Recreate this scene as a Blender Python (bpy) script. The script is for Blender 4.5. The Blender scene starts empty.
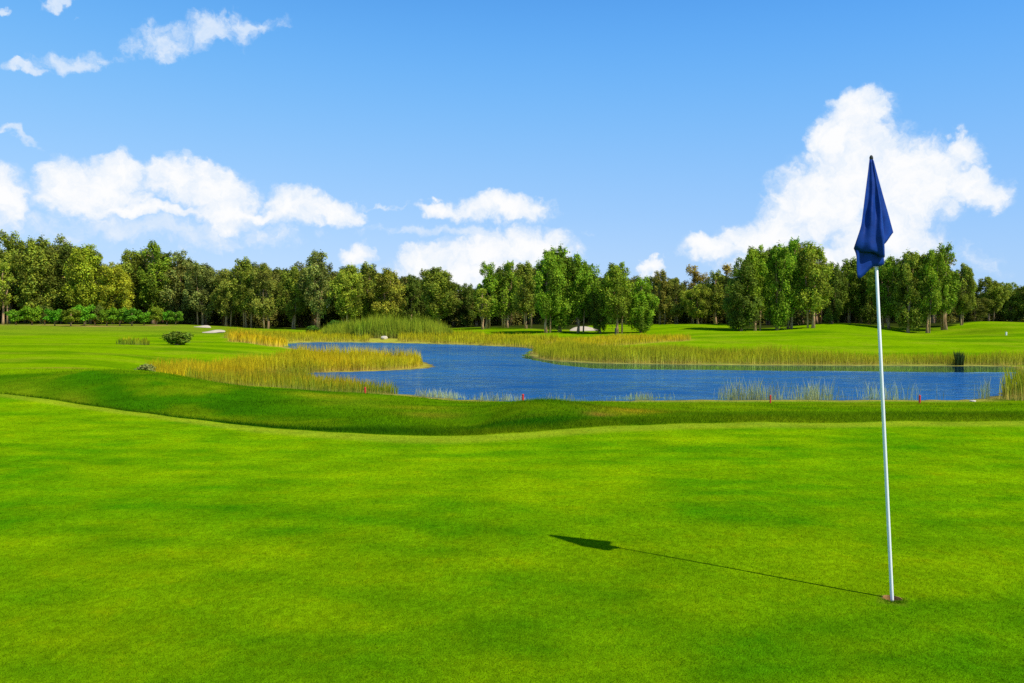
import bpy, math, random
import numpy as np
from mathutils import Vector, Matrix

random.seed(7)
rng = np.random.default_rng(7)
scene = bpy.context.scene
COL = scene.collection

# ------------------------------------------------------------------ camera
F = 797.0; CX = 512.0; CY = 341.5; HY = 319.0; CZ = 1.373
PITCH = math.atan((CY - HY) / F)
cam_data = bpy.data.cameras.new('camera')
cam_data.sensor_width = 36.0
cam_data.lens = 36.0 * F / 1024.0
cam_data.clip_start = 0.05; cam_data.clip_end = 9000
cam = bpy.data.objects.new('camera', cam_data); COL.objects.link(cam)
cam.location = (0, 0, CZ); cam.rotation_euler = (math.pi / 2 - PITCH, 0, 0)
scene.camera = cam
cp, sp = math.cos(PITCH), math.sin(PITCH)

def at(px, py, D):
    """world point seen in direction (px,py) at distance D along +Y"""
    a = (px - CX) / F; b = -(py - CY) / F
    y = cp + b * sp; z = -sp + b * cp
    return np.array([a / y * D, D, CZ + z / y * D])

def tanx(px): return (px - CX) / F            # azimuth slope
def plan(px, D): return (tanx(px) * D, D)
def zpix(py, D): return at(CX, py, D)[2]
def Dfor(py, z): return (z - CZ) / (zpix(py, 1.0) - CZ)

# ------------------------------------------------------------------ render
scene.view_settings.view_transform = 'Standard'
scene.view_settings.look = 'None'
scene.view_settings.exposure = 0
scene.render.engine = 'CYCLES'
scene.cycles.max_bounces = 6
scene.cycles.transparent_max_bounces = 8
scene.cycles.use_denoising = False

# ------------------------------------------------------------------ light
sun_vec = Vector((1.507, -1.149, 2.16)).normalized()
sl = bpy.data.lights.new('sun', 'SUN'); sl.energy = 5.0; sl.angle = math.radians(0.53); sl.color = (1.0, 0.955, 0.87)
so = bpy.data.objects.new('sun', sl); COL.objects.link(so)
so.rotation_euler = sun_vec.to_track_quat('Z', 'Y').to_euler(); so.location = (20, -15, 30)

# ------------------------------------------------------------------ helpers
def link(ob, parent=None):
    COL.objects.link(ob)
    if parent is not None: ob.parent = parent
    return ob

def tag(o, label=None, cat=None, group=None, kind=None):
    if label: o['label'] = label
    if cat: o['category'] = cat
    if group: o['group'] = group
    if kind: o['kind'] = kind
    return o

def fast_mesh(name, verts, faces, mat=None, smooth=False, col=None):
    """verts (N,3), faces (M,k) with constant k"""
    me = bpy.data.meshes.new(name)
    verts = np.ascontiguousarray(verts, dtype=np.float32); faces = np.ascontiguousarray(faces, dtype=np.int32)
    m, k = faces.shape
    me.vertices.add(len(verts)); me.vertices.foreach_set('co', verts.ravel())
    me.loops.add(m * k); me.loops.foreach_set('vertex_index', faces.ravel())
    me.polygons.add(m); me.polygons.foreach_set('loop_start', np.arange(m, dtype=np.int32) * k)
    if smooth: me.polygons.foreach_set('use_smooth', np.ones(m, dtype=bool))
    if col is not None:
        a = me.color_attributes.new('Col', 'FLOAT_COLOR', 'POINT')
        c4 = np.ones((len(verts), 4), dtype=np.float32); c4[:, :3] = col
        a.data.foreach_set('color', c4.ravel())
    me.update(calc_edges=True); me.validate()
    if mat: me.materials.append(mat)
    return me

class MB:
    """plain mesh collector of polygons"""
    def __init__(self): self.v = []; self.f = []
    def tube(self, pts, radii, n=8, cap=True):
        pts = [Vector(p) for p in pts]; base = len(self.v)
        for i, p in enumerate(pts):
            d = (pts[min(i + 1, len(pts) - 1)] - pts[max(i - 1, 0)]).normalized()
            a = d.orthogonal().normalized() if abs(d.z) < .95 else Vector((1, 0, 0)).cross(d).normalized()
            b = d.cross(a)
            for k in range(n):
                t = 2 * math.pi * k / n
                self.v.append(tuple(p + (a * math.cos(t) + b * math.sin(t)) * radii[i]))
        for i in range(len(pts) - 1):
            for k in range(n):
                k2 = (k + 1) % n
                self.f.append((base + i * n + k, base + i * n + k2, base + (i + 1) * n + k2, base + (i + 1) * n + k))
        if cap:
            self.f.append(tuple(base + k for k in range(n))[::-1])
            self.f.append(tuple(base + (len(pts) - 1) * n + k for k in range(n)))
    def build(self, name, mat, parent=None, smooth=True):
        me = bpy.data.meshes.new(name); me.from_pydata(self.v, [], self.f)
        if smooth: me.polygons.foreach_set('use_smooth', [True] * len(me.polygons))
        me.materials.append(mat); me.update()
        return link(bpy.data.objects.new(name, me), parent)

def new_mat(name):
    m = bpy.data.materials.new(name); m.use_nodes = True
    nt = m.node_tree; nt.nodes.clear()
    return m, nt, nt.nodes, nt.links

class NB:
    """node building shortcuts"""
    def __init__(self, nt): self.nt = nt; self.n = nt.nodes; self.l = nt.links
    def put(self, sock, val):
        if isinstance(val, bpy.types.NodeSocket): self.l.new(val, sock)
        else: sock.default_value = val
    def math(self, op, a, b=None, c=None, clamp=False):
        n = self.n.new('ShaderNodeMath'); n.operation = op; n.use_clamp = clamp
        self.put(n.inputs[0], a)
        if b is not None: self.put(n.inputs[1], b)
        if c is not None: self.put(n.inputs[2], c)
        return n.outputs[0]
    def vmath(self, op, a, b=None):
        n = self.n.new('ShaderNodeVectorMath'); n.operation = op
        self.put(n.inputs[0], a)
        if b is not None: self.put(n.inputs[1], b)
        return n.outputs[0]
    def scale(self, a, s):
        n = self.n.new('ShaderNodeVectorMath'); n.operation = 'SCALE'
        self.put(n.inputs[0], a); self.put(n.inputs['Scale'], s); return n.outputs[0]
    def noise(self, vec, sc, detail=4, rough=.55, out='Fac'):
        n = self.n.new('ShaderNodeTexNoise'); n.inputs['Scale'].default_value = sc
        n.inputs['Detail'].default_value = detail; n.inputs['Roughness'].default_value = rough
        self.put(n.inputs['Vector'], vec); return n.outputs[out]
    def mapr(self, v, a, b, c, d, kind='LINEAR'):
        n = self.n.new('ShaderNodeMapRange'); n.interpolation_type = kind
        for s, x in zip(n.inputs[:5], (v, a, b, c, d)): self.put(s, x)
        return n.outputs[0]
    def mix(self, f, a, b, blend='MIX'):
        n = self.n.new('ShaderNodeMix'); n.data_type = 'RGBA'; n.blend_type = blend
        self.put(n.inputs[0], f)
        for s, x in ((n.inputs[6], a), (n.inputs[7], b)):
            self.put(s, x if isinstance(x, bpy.types.NodeSocket) else (*x, 1.0))
        return n.outputs[2]
    def grey(self, v):
        n = self.n.new('ShaderNodeCombineColor')
        for i in range(3): self.put(n.inputs[i], v)
        return n.outputs[0]

def simple_mat(name, rgb, rough=.6, spec=.3, var=.15, scale=40.0):
    m, nt, N, L = new_mat(name); nb = NB(nt)
    tc = N.new('ShaderNodeTexCoord'); ns = nb.noise(tc.outputs['Object'], scale, 3)
    f = nb.mapr(ns, .25, .75, 1 - var, 1 + var)
    c = nb.mix(1.0, rgb, nb.grey(f), 'MULTIPLY')
    p = N.new('ShaderNodeBsdfPrincipled'); L.new(c, p.inputs['Base Color'])
    p.inputs['Roughness'].default_value = rough; p.inputs['Specular IOR Level'].default_value = spec
    o = N.new('ShaderNodeOutputMaterial'); L.new(p.outputs[0], o.inputs[0])
    return m

# ------------------------------------------------------------------ sky
def build_world():
    w = bpy.data.worlds.new('World'); scene.world = w; w.use_nodes = True
    nt = w.node_tree; N = nt.nodes; L = nt.links; N.clear(); nb = NB(nt)
    STR = 0.1
    sky = N.new('ShaderNodeTexSky'); sky.sky_type = 'NISHITA'; sky.sun_disc = False
    sky.sun_elevation = math.asin(sun_vec.z); sky.sun_rotation = math.atan2(sun_vec.x, sun_vec.y)
    sky.air_density = 1.0; sky.dust_density = 0.6; sky.ozone_density = 2.2; sky.altitude = 100
    tc = N.new('ShaderNodeTexCoord'); d = tc.outputs['Generated']
    sx = N.new('ShaderNodeSeparateXYZ'); L.new(d, sx.inputs[0])
    az = nb.math('ARCTAN2', sx.outputs[0], sx.outputs[1]); el = nb.math('ARCSINE', sx.outputs[2])
    cb = N.new('ShaderNodeCombineXYZ'); L.new(az, cb.inputs[0]); L.new(el, cb.inputs[1])
    uv = cb.outputs[0]
    # sky tone : deep clear blue above, pale towards the horizon
    tone = nb.mix(1.0, sky.outputs[0], SKY_TINT, 'MULTIPLY')
    rp = N.new('ShaderNodeValToRGB'); rp.color_ramp.interpolation = 'B_SPLINE'
    L.new(nb.mapr(el, -.05, 1.2, 0, 1), rp.inputs[0]); cr = rp.color_ramp
    cr.elements[0].position = 0.0; cr.elements[0].color = (.56, .72, .98, 1)
    cr.elements[1].position = 1.0; cr.elements[1].color = (.03, .10, .30, 1)
    for pos, c in ((.06, (.55, .71, .98)), (.14, (.37, .62, .985)), (.24, (.20, .53, .98)), (.34, (.09, .395, .96)), (.46, (.04, .17, .55))):
        e_ = cr.elements.new(pos); e_.color = (*c, 1)
    left = nb.mapr(az, -.6, .6, 1.16, .84); lc = N.new('ShaderNodeCombineColor'); L.new(left, lc.inputs[0]); L.new(nb.mapr(az, -.6, .6, 1.07, .93), lc.inputs[1]); lc.inputs[2].default_value = 1.0
    grad = nb.mix(1.0, nb.mix(1.0, rp.outputs[0], (1 / STR,) * 3, 'MULTIPLY'), lc.outputs[0], 'MULTIPLY')
    pale = nb.mix(.85, tone, grad)
    def ang(px, py):
        p = at(px, py, 1.0); x, y, z = p[0], p[1], p[2] - CZ
        return math.atan2(x, y), math.atan2(z, math.hypot(x, y))
    def field(blobs, vec):
        out = None
        for (cx, cy, rx, ry, rot) in blobs:
            u, v = ang(cx, cy); ru = abs(ang(cx + rx, cy)[0] - ang(cx - rx, cy)[0]) / 2; rv = abs(ang(cx, cy - ry)[1] - ang(cx, cy + ry)[1]) / 2
            m = N.new('ShaderNodeMapping'); m.vector_type = 'TEXTURE'; L.new(vec, m.inputs[0])
            m.inputs['Location'].default_value = (u, v, 0); m.inputs['Rotation'].default_value = (0, 0, math.radians(rot)); m.inputs['Scale'].default_value = (ru * 1.35, rv * 1.35, 1)
            g = N.new('ShaderNodeTexGradient'); g.gradient_type = 'SPHERICAL'; L.new(m.outputs[0], g.inputs[0])
            out = g.outputs['Fac'] if out is None else nb.math('SMOOTH_MAX', out, g.outputs['Fac'], .12)
        return out
    n1 = nb.vmath('SUBTRACT', nb.noise(uv, 16, 4, .55, 'Color'), (.5, .5, .5))
    n2 = nb.vmath('SUBTRACT', nb.noise(uv, 60, 5, .6, 'Color'), (.5, .5, .5))
    warp = nb.vmath('ADD', uv, nb.vmath('ADD', nb.scale(n1, .055), nb.scale(n2, .022)))
    fb = nb.noise(warp, 36, 10, .62)
    fine = nb.noise(warp, 130, 6, .6)
    # heaped clouds
    heap = field([
        (5, 199, 33, 28, 0), (66, 184, 30, 32, 0), (98, 190, 52, 34, 0), (122, 172, 24, 20, 0), (175, 180, 36, 26, 0), (212, 188, 48, 27, -8), (228, 213, 40, 18, 0),
        (140, 212, 100, 8, 0), (258, 212, 50, 6, 0), (292, 205, 34, 22, 0), (338, 209, 30, 15, -15),
        (358, 253, 17, 12, 0), (425, 262, 34, 16, 10), (480, 254, 60, 22, 8), (530, 248, 50, 22, -5), (470, 275, 90, 18, 0),
        (498, 209, 58, 15, 0), (440, 208, 28, 8, 0),
        (855, 116, 42, 22, 12), (835, 140, 36, 28, 0), (860, 168, 62, 46, 0), (822, 200, 62, 44, 20), (768, 236, 62, 26, 12), (712, 249, 34, 15, 0),
        (910, 185, 62, 48, 0), (966, 150, 22, 18, 0), (968, 184, 44, 22, -15), (880, 235, 60, 34, 0), (800, 262, 90, 22, 0), (652, 270, 14, 9, 0)], warp)
    hd = nb.math('ADD', nb.math('MULTIPLY', heap, 1.45), nb.math('MULTIPLY', nb.math('SUBTRACT', fb, .5), 1.2))
    ha = nb.math('MULTIPLY', nb.mapr(hd, .14, .74, 0, 1, 'SMOOTHSTEP'), nb.mapr(heap, .10, .24, 0, .98, 'SMOOTHSTEP'))
    # thin high wisps
    wisp = field([(155, 48, 40, 17, 8), (205, 34, 66, 22, 14), (250, 24, 40, 12, 10), (28, 68, 30, 7, 6), (80, 61, 42, 11, 6), (14, 135, 26, 6, -14), (62, 1, 20, 6, 0), (4, 7, 10, 5, 0), (385, 203, 26, 3, 0),
                  (150, 232, 190, 20, 0), (470, 232, 120, 8, 0), (880, 262, 130, 26, 0)], warp)
    wd = nb.math('ADD', nb.math('MULTIPLY', wisp, 1.0), nb.math('MULTIPLY', nb.math('SUBTRACT', fb, .5), 1.9))
    wa = nb.math('MULTIPLY', nb.mapr(wd, .22, .95, 0, 1, 'SMOOTHSTEP'), nb.mapr(wisp, .09, .34, 0, .85, 'SMOOTHSTEP'))
    alpha = nb.math('MAXIMUM', ha, wa)
    # soft inner shading of the cloud heaps
    lit = nb.math('ADD', nb.math('MULTIPLY', heap, .45), nb.math('ADD', nb.math('MULTIPLY', fb, .75), nb.math('MULTIPLY', fine, .25)))
    shade = nb.mapr(lit, .50, .95, 0, 1, 'SMOOTHSTEP')
    ccol = nb.mix(shade, [c / STR for c in (.70, .82, .98)], [c / STR for c in (1.0, 1.0, 1.0)])
    full = nb.mix(alpha, pale, ccol)
    bg = N.new('ShaderNodeBackground'); L.new(full, bg.inputs[0]); bg.inputs[1].default_value = STR
    o = N.new('ShaderNodeOutputWorld'); L.new(bg.outputs[0], o.inputs[0])
    w.cycles.sampling_method = 'MANUAL'; w.cycles.sample_map_resolution = 512
SKY_TINT = (.9, 1.3, 1.7); SKY_PALE = .62; SKY_HORIZON = (.52, .70, .98)
build_world()

# ------------------------------------------------------------------ terrain
WZ = -1.6
E_PX = np.array([-300, -100, 0, 50, 100, 150, 200, 250, 300, 350, 400, 450, 500, 560, 610, 680, 760, 900, 1024, 1300])
E_PY = np.array([385, 391, 396, 401, 407, 413.5, 420, 426, 430, 433, 435.3, 436, 434, 429.5, 426, 423.5, 422, 421, 421, 420])
E_Z = np.array([.2, .15, .12, .10, .07, .04, .02, .01, 0, 0, 0, 0, 0, 0, 0, 0, 0, 0, 0, 0])
E_D = np.array([Dfor(p, z) for p, z in zip(E_PY, E_Z)])
CP = []
for px in (-600, -250, 100, 350, 600, 850, 1250, 1700):
    for D in (1.2, 2.5, 4, 6, 8): CP.append((px, D, 0.0))
for p, D, z in zip(E_PX, E_D, E_Z): CP.append((p, D, z)); CP.append((p, D * .9, z * .8))
def cpy(px, py, D): CP.append((px, D, zpix(py, D)))
for a in [(-150, 18, -.5), (0, 17, -.55), (100, 15, -.5), (200, 13.3, -.45), (300, 12, -.34), (400, 12, -.27), (480, 11.2, -.2)]: CP.append(a)
for a in [(-200, 372, 23), (-80, 372, 23), (0, 372, 23), (60, 371, 23), (130, 371, 23), (165, 376, 22.5), (215, 387, 22), (260, 393, 22), (300, 395, 22)]: cpy(*a)
for px in (-400, -150, 0, 110):
    for D, z in ((32, -.66), (45, -.75), (70, -.8), (105, -.75)): CP.append((px, D, z))
for px in (-400, -100, 0, 60, 120, 180): cpy(px, 325.2, 140); cpy(px, 323, 170)
for a in [(170, 34, -1.3), (210, 38, -1.4), (250, 46, -1.4), (160, 45, -1.1), (180, 60, -.9), (240, 68, -1.0), (300, 70, -1.3), (220, 95, -.9), (280, 110, -.9), (220, 128, -.45), (260, 150, -.35)]: CP.append(a)
for a in [(370, 395.5, 24), (330, 396, 23), (430, 399, 26), (480, 401, 26), (390, 416, 15), (525, 400.5, 15.2), (560, 398.3, 15.5), (590, 402.5, 16), (640, 407, 17), (545, 422, 11.8), (475, 424, 14.2), (440, 421, 14.5), (500, 428, 11), (610, 416, 13), (500, 404, 21), (450, 405, 20), (620, 402, 26), (700, 402, 26), (850, 402.5, 26), (1000, 402, 26), (1150, 402, 26), (760, 412, 15.5), (900, 412, 15.5), (1040, 412, 15.5), (1200, 412, 15.5)]: cpy(*a)
for px in (520, 600, 700, 850, 1000, 1150, 1350): CP.append((px, 55, -1.4))
for a in [(1050, 33, -1.35), (1050, 42, -1.4), (1150, 36, -1.3), (1300, 40, -1.2)]: CP.append(a)
for px in (620, 700, 800, 900, 1000, 1150, 1350): CP.append((px, 64, -1.0)); CP.append((px, 80, -.55))
for a in [(320, 110, -1.1), (400, 108, -1.15), (470, 106, -1.2), (540, 105, -1.1), (350, 125, -.8), (450, 125, -.8), (350, 150, -.45), (450, 150, -.4), (520, 90, -1.3), (560, 80, -1.1), (600, 85, -.9), (660, 90, -.75)]: CP.append(a)
for a in [(845, 324, 115), (800, 328, 110), (915, 335.5, 105), (880, 330, 108), (945, 331, 108), (985, 322, 118), (1060, 325, 118), (1200, 326, 118), (775, 331.5, 105), (735, 332, 104), (700, 332, 103), (715, 327, 116), (690, 326.5, 118), (735, 328, 116), (690, 325, 130), (640, 333, 110), (600, 333, 113), (545, 333.3, 113), (595, 324, 165), (700, 324, 165), (500, 326, 155)]: cpy(*a)
for px in (-400, 0, 256, 512, 768, 1024, 1400): CP.append((px, 200, .35)); CP.append((px, 260, .5))
CP = np.array(CP, float)
KA, KD = 3.2, 1.3
def wc(px, D):
    th = np.clip(np.arctan((np.asarray(px) - CX) / F), -.85, .85)
    return np.stack([th * KA, np.log(np.clip(D, 1.0, 260.0)) * KD], -1)
Wp = wc(CP[:, 0], CP[:, 1])
def phi(r2): return np.sqrt(r2 + .07 ** 2)
_n = len(CP)
A = np.zeros((_n + 1, _n + 1)); A[:_n, :_n] = phi(((Wp[:, None] - Wp[None]) ** 2).sum(-1)) - np.eye(_n) * 2e-3
A[:_n, _n] = 1; A[_n, :_n] = 1
sol = np.linalg.solve(A, np.append(CP[:, 2], 0))

SHORE = [(1022, 42), (1016, 35), (1003, 31), (975, 29.2), (900, 29), (700, 29), (600, 28.6), (540, 28.2), (480, 28.8), (430, 30), (385, 32), (345, 34.5), (310, 37), (285, 40), (275, 42.5), (300, 44), (340, 44.5), (390, 46), (424, 48.0), (431, 50.5), (420, 55), (390, 59), (350, 66), (315, 73), (292, 80), (280, 92), (300, 100), (350, 101.5), (440, 95), (500, 87), (536, 80), (530, 68), (538, 60), (560, 56), (600, 53.5), (660, 52.3), (740, 51.2), (900, 50.4), (990, 50.1), (1018, 48.5)]
def smooth_loop(P, k=6):
    P = np.array(P, float); n = len(P); out = []
    for i in range(n):
        a, b, c, d = P[i - 1], P[i], P[(i + 1) % n], P[(i + 2) % n]
        for t in np.linspace(0, 1, k, endpoint=False):
            out.append(.5 * (2 * b + (c - a) * t + (2 * a - 5 * b + 4 * c - d) * t * t + (3 * b - a - 3 * c + d) * t ** 3))
    return np.array(out)
POND = smooth_loop([plan(*s) for s in SHORE], 6)
POND = POND + np.stack([np.sin(np.arange(len(POND)) * 1.7), np.cos(np.arange(len(POND)) * 2.3)], -1) * .18

def poly_sd(P, x, y):
    """signed distance to polygon (negative inside)"""
    x = np.asarray(x, float).ravel(); y = np.asarray(y, float).ravel()
    d2 = np.full(x.shape, 1e18); inside = np.zeros(x.shape, bool)
    for i in range(len(P)):
        ax, ay = P[i - 1]; bx, by = P[i]
        ex, ey = bx - ax, by - ay
        t = np.clip(((x - ax) * ex + (y - ay) * ey) / max(ex * ex + ey * ey, 1e-9), 0, 1)
        d2 = np.minimum(d2, (x - ax - t * ex) ** 2 + (y - ay - t * ey) ** 2)
        if ay != by:
            c = (ay > y) != (by > y)
            inside ^= c & (x < (bx - ax) * (y - ay) / (by - ay) + ax)
    d = np.sqrt(d2); return np.where(inside, -d, d)

def sm(a, b, x):
    t = np.clip((x - a) / (b - a), 0, 1); return t * t * (3 - 2 * t)

# cheap value noise for numpy
_perm = rng.random((256, 256))
def vnoise(x, y):
    xi = np.floor(x).astype(int); yi = np.floor(y).astype(int); fx = x - xi; fy = y - yi
    fx = fx * fx * (3 - 2 * fx); fy = fy * fy * (3 - 2 * fy)
    g = lambda i, j: _perm[(xi + i) % 256, (yi + j) % 256]
    return (g(0, 0) * (1 - fx) + g(1, 0) * fx) * (1 - fy) + (g(0, 1) * (1 - fx) + g(1, 1) * fx) * fy
def fbm(x, y, o=4):
    s = 0; a = .5; t = 0
    for i in range(o):
        s = s + a * vnoise(x + 17.3 * i, y + 9.1 * i); t += a; a *= .5; x = x * 2.03; y = y * 2.03
    return s / t

def height(x, y, sd=None):
    x = np.asarray(x, float).ravel(); y = np.asarray(y, float).ravel()
    D = np.maximum(y, .3); r = np.hypot(x, y)
    th = np.arctan2(x, y)
    px = CX + F * np.tan(np.clip(th, -1.2, 1.2))
    De = np.where(np.abs(th) < .8, np.maximum(y, 1e-3), r * math.cos(.8))
    out = np.empty(len(x))
    W = wc(px, De)
    for i in range(0, len(x), 20000):
        w = W[i:i + 20000]
        out[i:i + 20000] = phi(((w[:, None] - Wp[None]) ** 2).sum(-1)) @ sol[:_n] + sol[_n]
    back = sm(1.0, 1.5, np.abs(th)); out = out * (1 - back)
    rough = sm(11, 18, r)
    out = out + rough * (fbm(x * .22, y * .22, 3) - .5) * .26 * (1 - .6 * sm(24, 32, r)) + sm(40, 90, r) * (fbm(x * .06 + 5, y * .06, 2) - .5) * .25
    if sd is None: sd = poly_sd(POND, x, y)
    out = np.where(sd < 5, np.where(sd > 0, WZ + .02 + (np.maximum(out, WZ + .12) - WZ) * sm(-.3, 5, sd), WZ - .6 * sm(0, 1.5, -sd) + .02), np.maximum(out, WZ + .1))
    return out

def edgeD(px): return np.interp(px, E_PX, E_D)

HOLE = at(892.5, 598.5, 1.0); HOLE_D = Dfor(598.5, 0.0); HX, HYY = float(at(892.0, 598.5, HOLE_D)[0]), HOLE_D
HR = .045

def in_poly(name_pts, x, y, soft):
    return sm(soft, -soft, poly_sd(np.array([plan(*p) for p in name_pts]), x, y))

# plan outlines (azimuth column, distance)
GOLD_LEFT = [(125, 31), (160, 30), (205, 28.5), (250, 29), (300, 32), (340, 35), (300, 41), (275, 44), (340, 44.5), (424, 47.5), (430, 50), (412, 54), (390, 55), (345, 53), (300, 50.5), (255, 48), (225, 44.5), (180, 40), (140, 35)]
FRONT_REEDS = [(190, 29), (250, 29.4), (300, 30.5), (350, 31), (400, 31), (395, 32.5), (350, 35), (300, 38.5), (260, 40), (210, 36)]
PENIN = [(140, 31.5), (200, 33), (240, 37), (275, 42.5), (340, 44.7), (390, 46), (424, 48), (430, 50.5), (415, 52.4), (390, 52.4), (350, 51), (300, 49), (255, 46.5), (225, 43), (185, 39), (150, 35)]
FAR_REEDS = [(225, 96), (262, 93), (282, 97), (300, 101), (350, 102.5), (367, 101.5), (375, 105.5), (395, 105), (401, 100.5), (440, 96), (500, 88), (537, 81), (560, 86), (540, 100), (470, 112), (400, 116), (330, 116), (270, 112), (230, 110)]
TALL_REEDS = [(318, 108), (345, 106), (440, 102), (455, 106), (440, 118), (380, 122), (330, 120)]
RIGHT_REEDS = [(538, 66), (533, 68), (540, 60), (560, 56.3), (600, 54), (660, 52.8), (740, 51.6), (900, 50.8), (1024, 50.4), (1200, 49), (1300, 48.5), (1300, 52), (1200, 51.5), (1024, 53.4), (900, 54), (780, 55), (700, 60), (640, 61), (600, 63), (560, 70)]
RIGHT_GOLD = [(535, 72), (560, 68), (610, 66), (640, 68), (690, 76), (690, 82), (640, 86), (560, 90), (538, 84)]
NEAR_CLUMP = [(991, 29.3), (1030, 28), (1100, 28), (1180, 28.5), (1180, 31.5), (1100, 32), (1040, 32.5), (1008, 32), (998, 31)]
LEFT_TUFT = [(112, 68), (140, 68), (152, 66), (152, 70), (130, 73), (114, 72)]
FARLEFT_GOLD = [(228, 80), (262, 78), (285, 84), (290, 90), (260, 96), (232, 92)]

def ground_colour(x, y, sd):
    D = np.maximum(y, .3); px = CX + F * np.tan(np.clip(np.arctan2(x, y), -1.2, 1.2)); ed = edgeD(px); r = np.hypot(x, y)
    n1 = fbm(x * .35 + 3, y * .35, 4); n2 = fbm(x * 1.1, y * 1.1 + 7, 3); n3 = fbm(x * .09, y * .09, 3)
    green = np.array([.126, .262, .0006]) * (1 + .16 * sm(4, 8, r))[:, None] * np.array([1 , 1, 1]); collar = np.array([.34, .37, .02]); rough = np.array([.027, .122, .0005]); fair = np.array([.180, .320, .001])
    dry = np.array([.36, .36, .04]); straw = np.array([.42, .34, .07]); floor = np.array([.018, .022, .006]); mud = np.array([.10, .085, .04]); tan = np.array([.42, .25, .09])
    def L(c, d, w): return c * (1 - w[:, None]) + d * w[:, None]
    c = np.tile(fair, (len(x), 1))
    # mown bands across the fairways
    dirx = np.where(px < 420, .22, -.12)
    ph = (y + x * dirx) / np.where(D > 70, 5.6, 4.2) + 1.5 * (fbm(x * .03, y * .05 + 3, 2) - .5) + .8 * (fbm(x * .12, y * .2, 2) - .5)
    band = sm(-.25, .25, np.sin(ph * math.pi)) * sm(24, 30, D)
    c = c * (1 - .40 * (band * np.clip(2.2 * n3 - .45, .1, 1))[:, None] * np.array([1.1, .75, .2]))
    c = L(c, np.array([.25, .31, .01]), sm(.52, .72, n1) * .45 * sm(24, 30, D))
    c = L(c, np.array([.17, .21, .015]), sm(98, 128, D + 22 * (n3 - .5)) * sm(330, 150, px) * .65)
    # bank of rough between green and pond / crest of the hollow
    crest = np.interp(px, [-300, 0, 130, 165, 215, 300, 400], [22.5, 22.5, 22.8, 23, 24, 29, 60])
    wr = sm(-.03, .06, (D - ed)) * sm(.6, -.6, D - crest) * (np.abs(np.arctan2(x, y)) < 1.1)
    n4 = fbm(x * .9 + 4, y * .45 + x * .3, 4); patch = sm(.45, .70, n1) * .5 + sm(.48, .72, n4) * .55
    up = sm(.3, 4.5, D - ed)  # relief shading put into the colour: hollow by the green darker, crest lighter
    c = L(c, rough * (.62 + .45 * n2[:, None] + .35 * up[:, None]), wr)
    lightbank = np.clip((.10 + .60 * sm(230, 420, px)) * (.25 + .75 * up) + sm(590, 680, px) * .35 - .8 * np.exp(-((px - 530) / 50) ** 2 - ((D - 13.2) / 1.6) ** 2), 0, 1) * wr  # lighter slopes of the painted relief shading
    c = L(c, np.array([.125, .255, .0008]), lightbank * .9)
    c = L(c, np.array([.024, .125, .0006]), wr * np.clip(1.25 * np.exp(-np.abs((px - 532) / 60) ** 3 - np.abs((D - 13.4) / 2.0) ** 3), 0, .88))  # shaded face of the hump painted into the turf colour
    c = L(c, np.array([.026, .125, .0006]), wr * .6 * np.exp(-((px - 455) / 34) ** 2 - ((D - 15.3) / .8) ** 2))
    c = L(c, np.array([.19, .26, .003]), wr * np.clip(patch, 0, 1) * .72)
    for (p0, D0, rp, rd, col, k) in [(70, 17.2, 26, 1.7, (.24, .34, .01), .75), (20, 19, 40, 2.5, (.17, .33, .006), .6), (632, 15.2, 36, 1.6, (.46, .48, .02), 1.0), (700, 17.5, 45, 1.5, (.22, .35, .01), .6), (600, 13.2, 16, .5, (.40, .24, .05), .45), (15, 16.8, 30, 2.6, (.20, .36, .006), .7), (178, 15, 18, 1.8, (.14, .30, .004), .5), (235, 17, 30, 2.2, (.03, .16, .001), .6), (110, 18.5, 22, 2.2, (.03, .16, .001), .6), (800, 96, 34, 6, (.07, .26, .001), .55), (985, 100, 36, 8, (.10, .22, .004), .7), (900, 92, 50, 5, (.08, .28, .001), .5), (860, 106, 30, 5, (.09, .28, .001), .5), (720, 84, 60, 4, (.08, .28, .001), .4), (60, 33, 70, 1.2, (.30, .30, .04), .6), (330, 21.5, 50, 1.1, (.30, .40, .01), .6), (420, 18, 50, .8, (.28, .38, .01), .6), (350, 19, 60, 2.0, (.17, .33, .008), .55), (430, 15.8, 40, .9, (.26, .33, .015), .6), (520, 13.0, 30, .4, (.2, .34, .01), .3), (480, 19, 40, 2, (.12, .33, .004), .5), (860, 25, 60, 1.6, (.22, .36, .01), .5), (905, 14.5, 60, .8, (.14, .33, .005), .4), (78, 27, 30, 1.8, (.30, .33, .03), .6), (30, 31, 50, 1.6, (.26, .30, .03), .4), (130, 29, 22, 2.5, (.33, .36, .02), .5)]:
        q = ((px - p0) / rp) ** 2 + ((D - D0) / rd) ** 2  # dry and yellow patches, with light and shade of the mounds painted among them
        c = L(c, np.array(col) * np.array([.95, .72, .6]), np.exp(-q * 1.2) * k * (.5 + n2))
    # collar strip of the green and the green itself
    wg = sm(.03, -.05, D - ed) * (np.abs(np.arctan2(x, y)) < 1.3) + (np.abs(np.arctan2(x, y)) >= 1.3) * (r < 10)
    wg = np.clip(wg, 0, 1)
    c = c * (1 - wg[:, None]) + green * wg[:, None]
    m = fbm(x * .45, y * 1.1, 5); m2 = fbm(x * 2.1 + 9, y * 4.5, 4); c = c * (1 + wg[:, None] * ((m - .5)[:, None] * np.array([.95, .38, 0]) + (m2 - .5)[:, None] * np.array([1.2, .55, 0])))
    c = L(c, collar, wg * sm(.75, .40, ed - D) * .46)
    # fringe grass on lake shore
    ws = sm(1.3, .2, sd) * sm(26, 30, D); c = L(c, straw, ws * .8)
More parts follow.
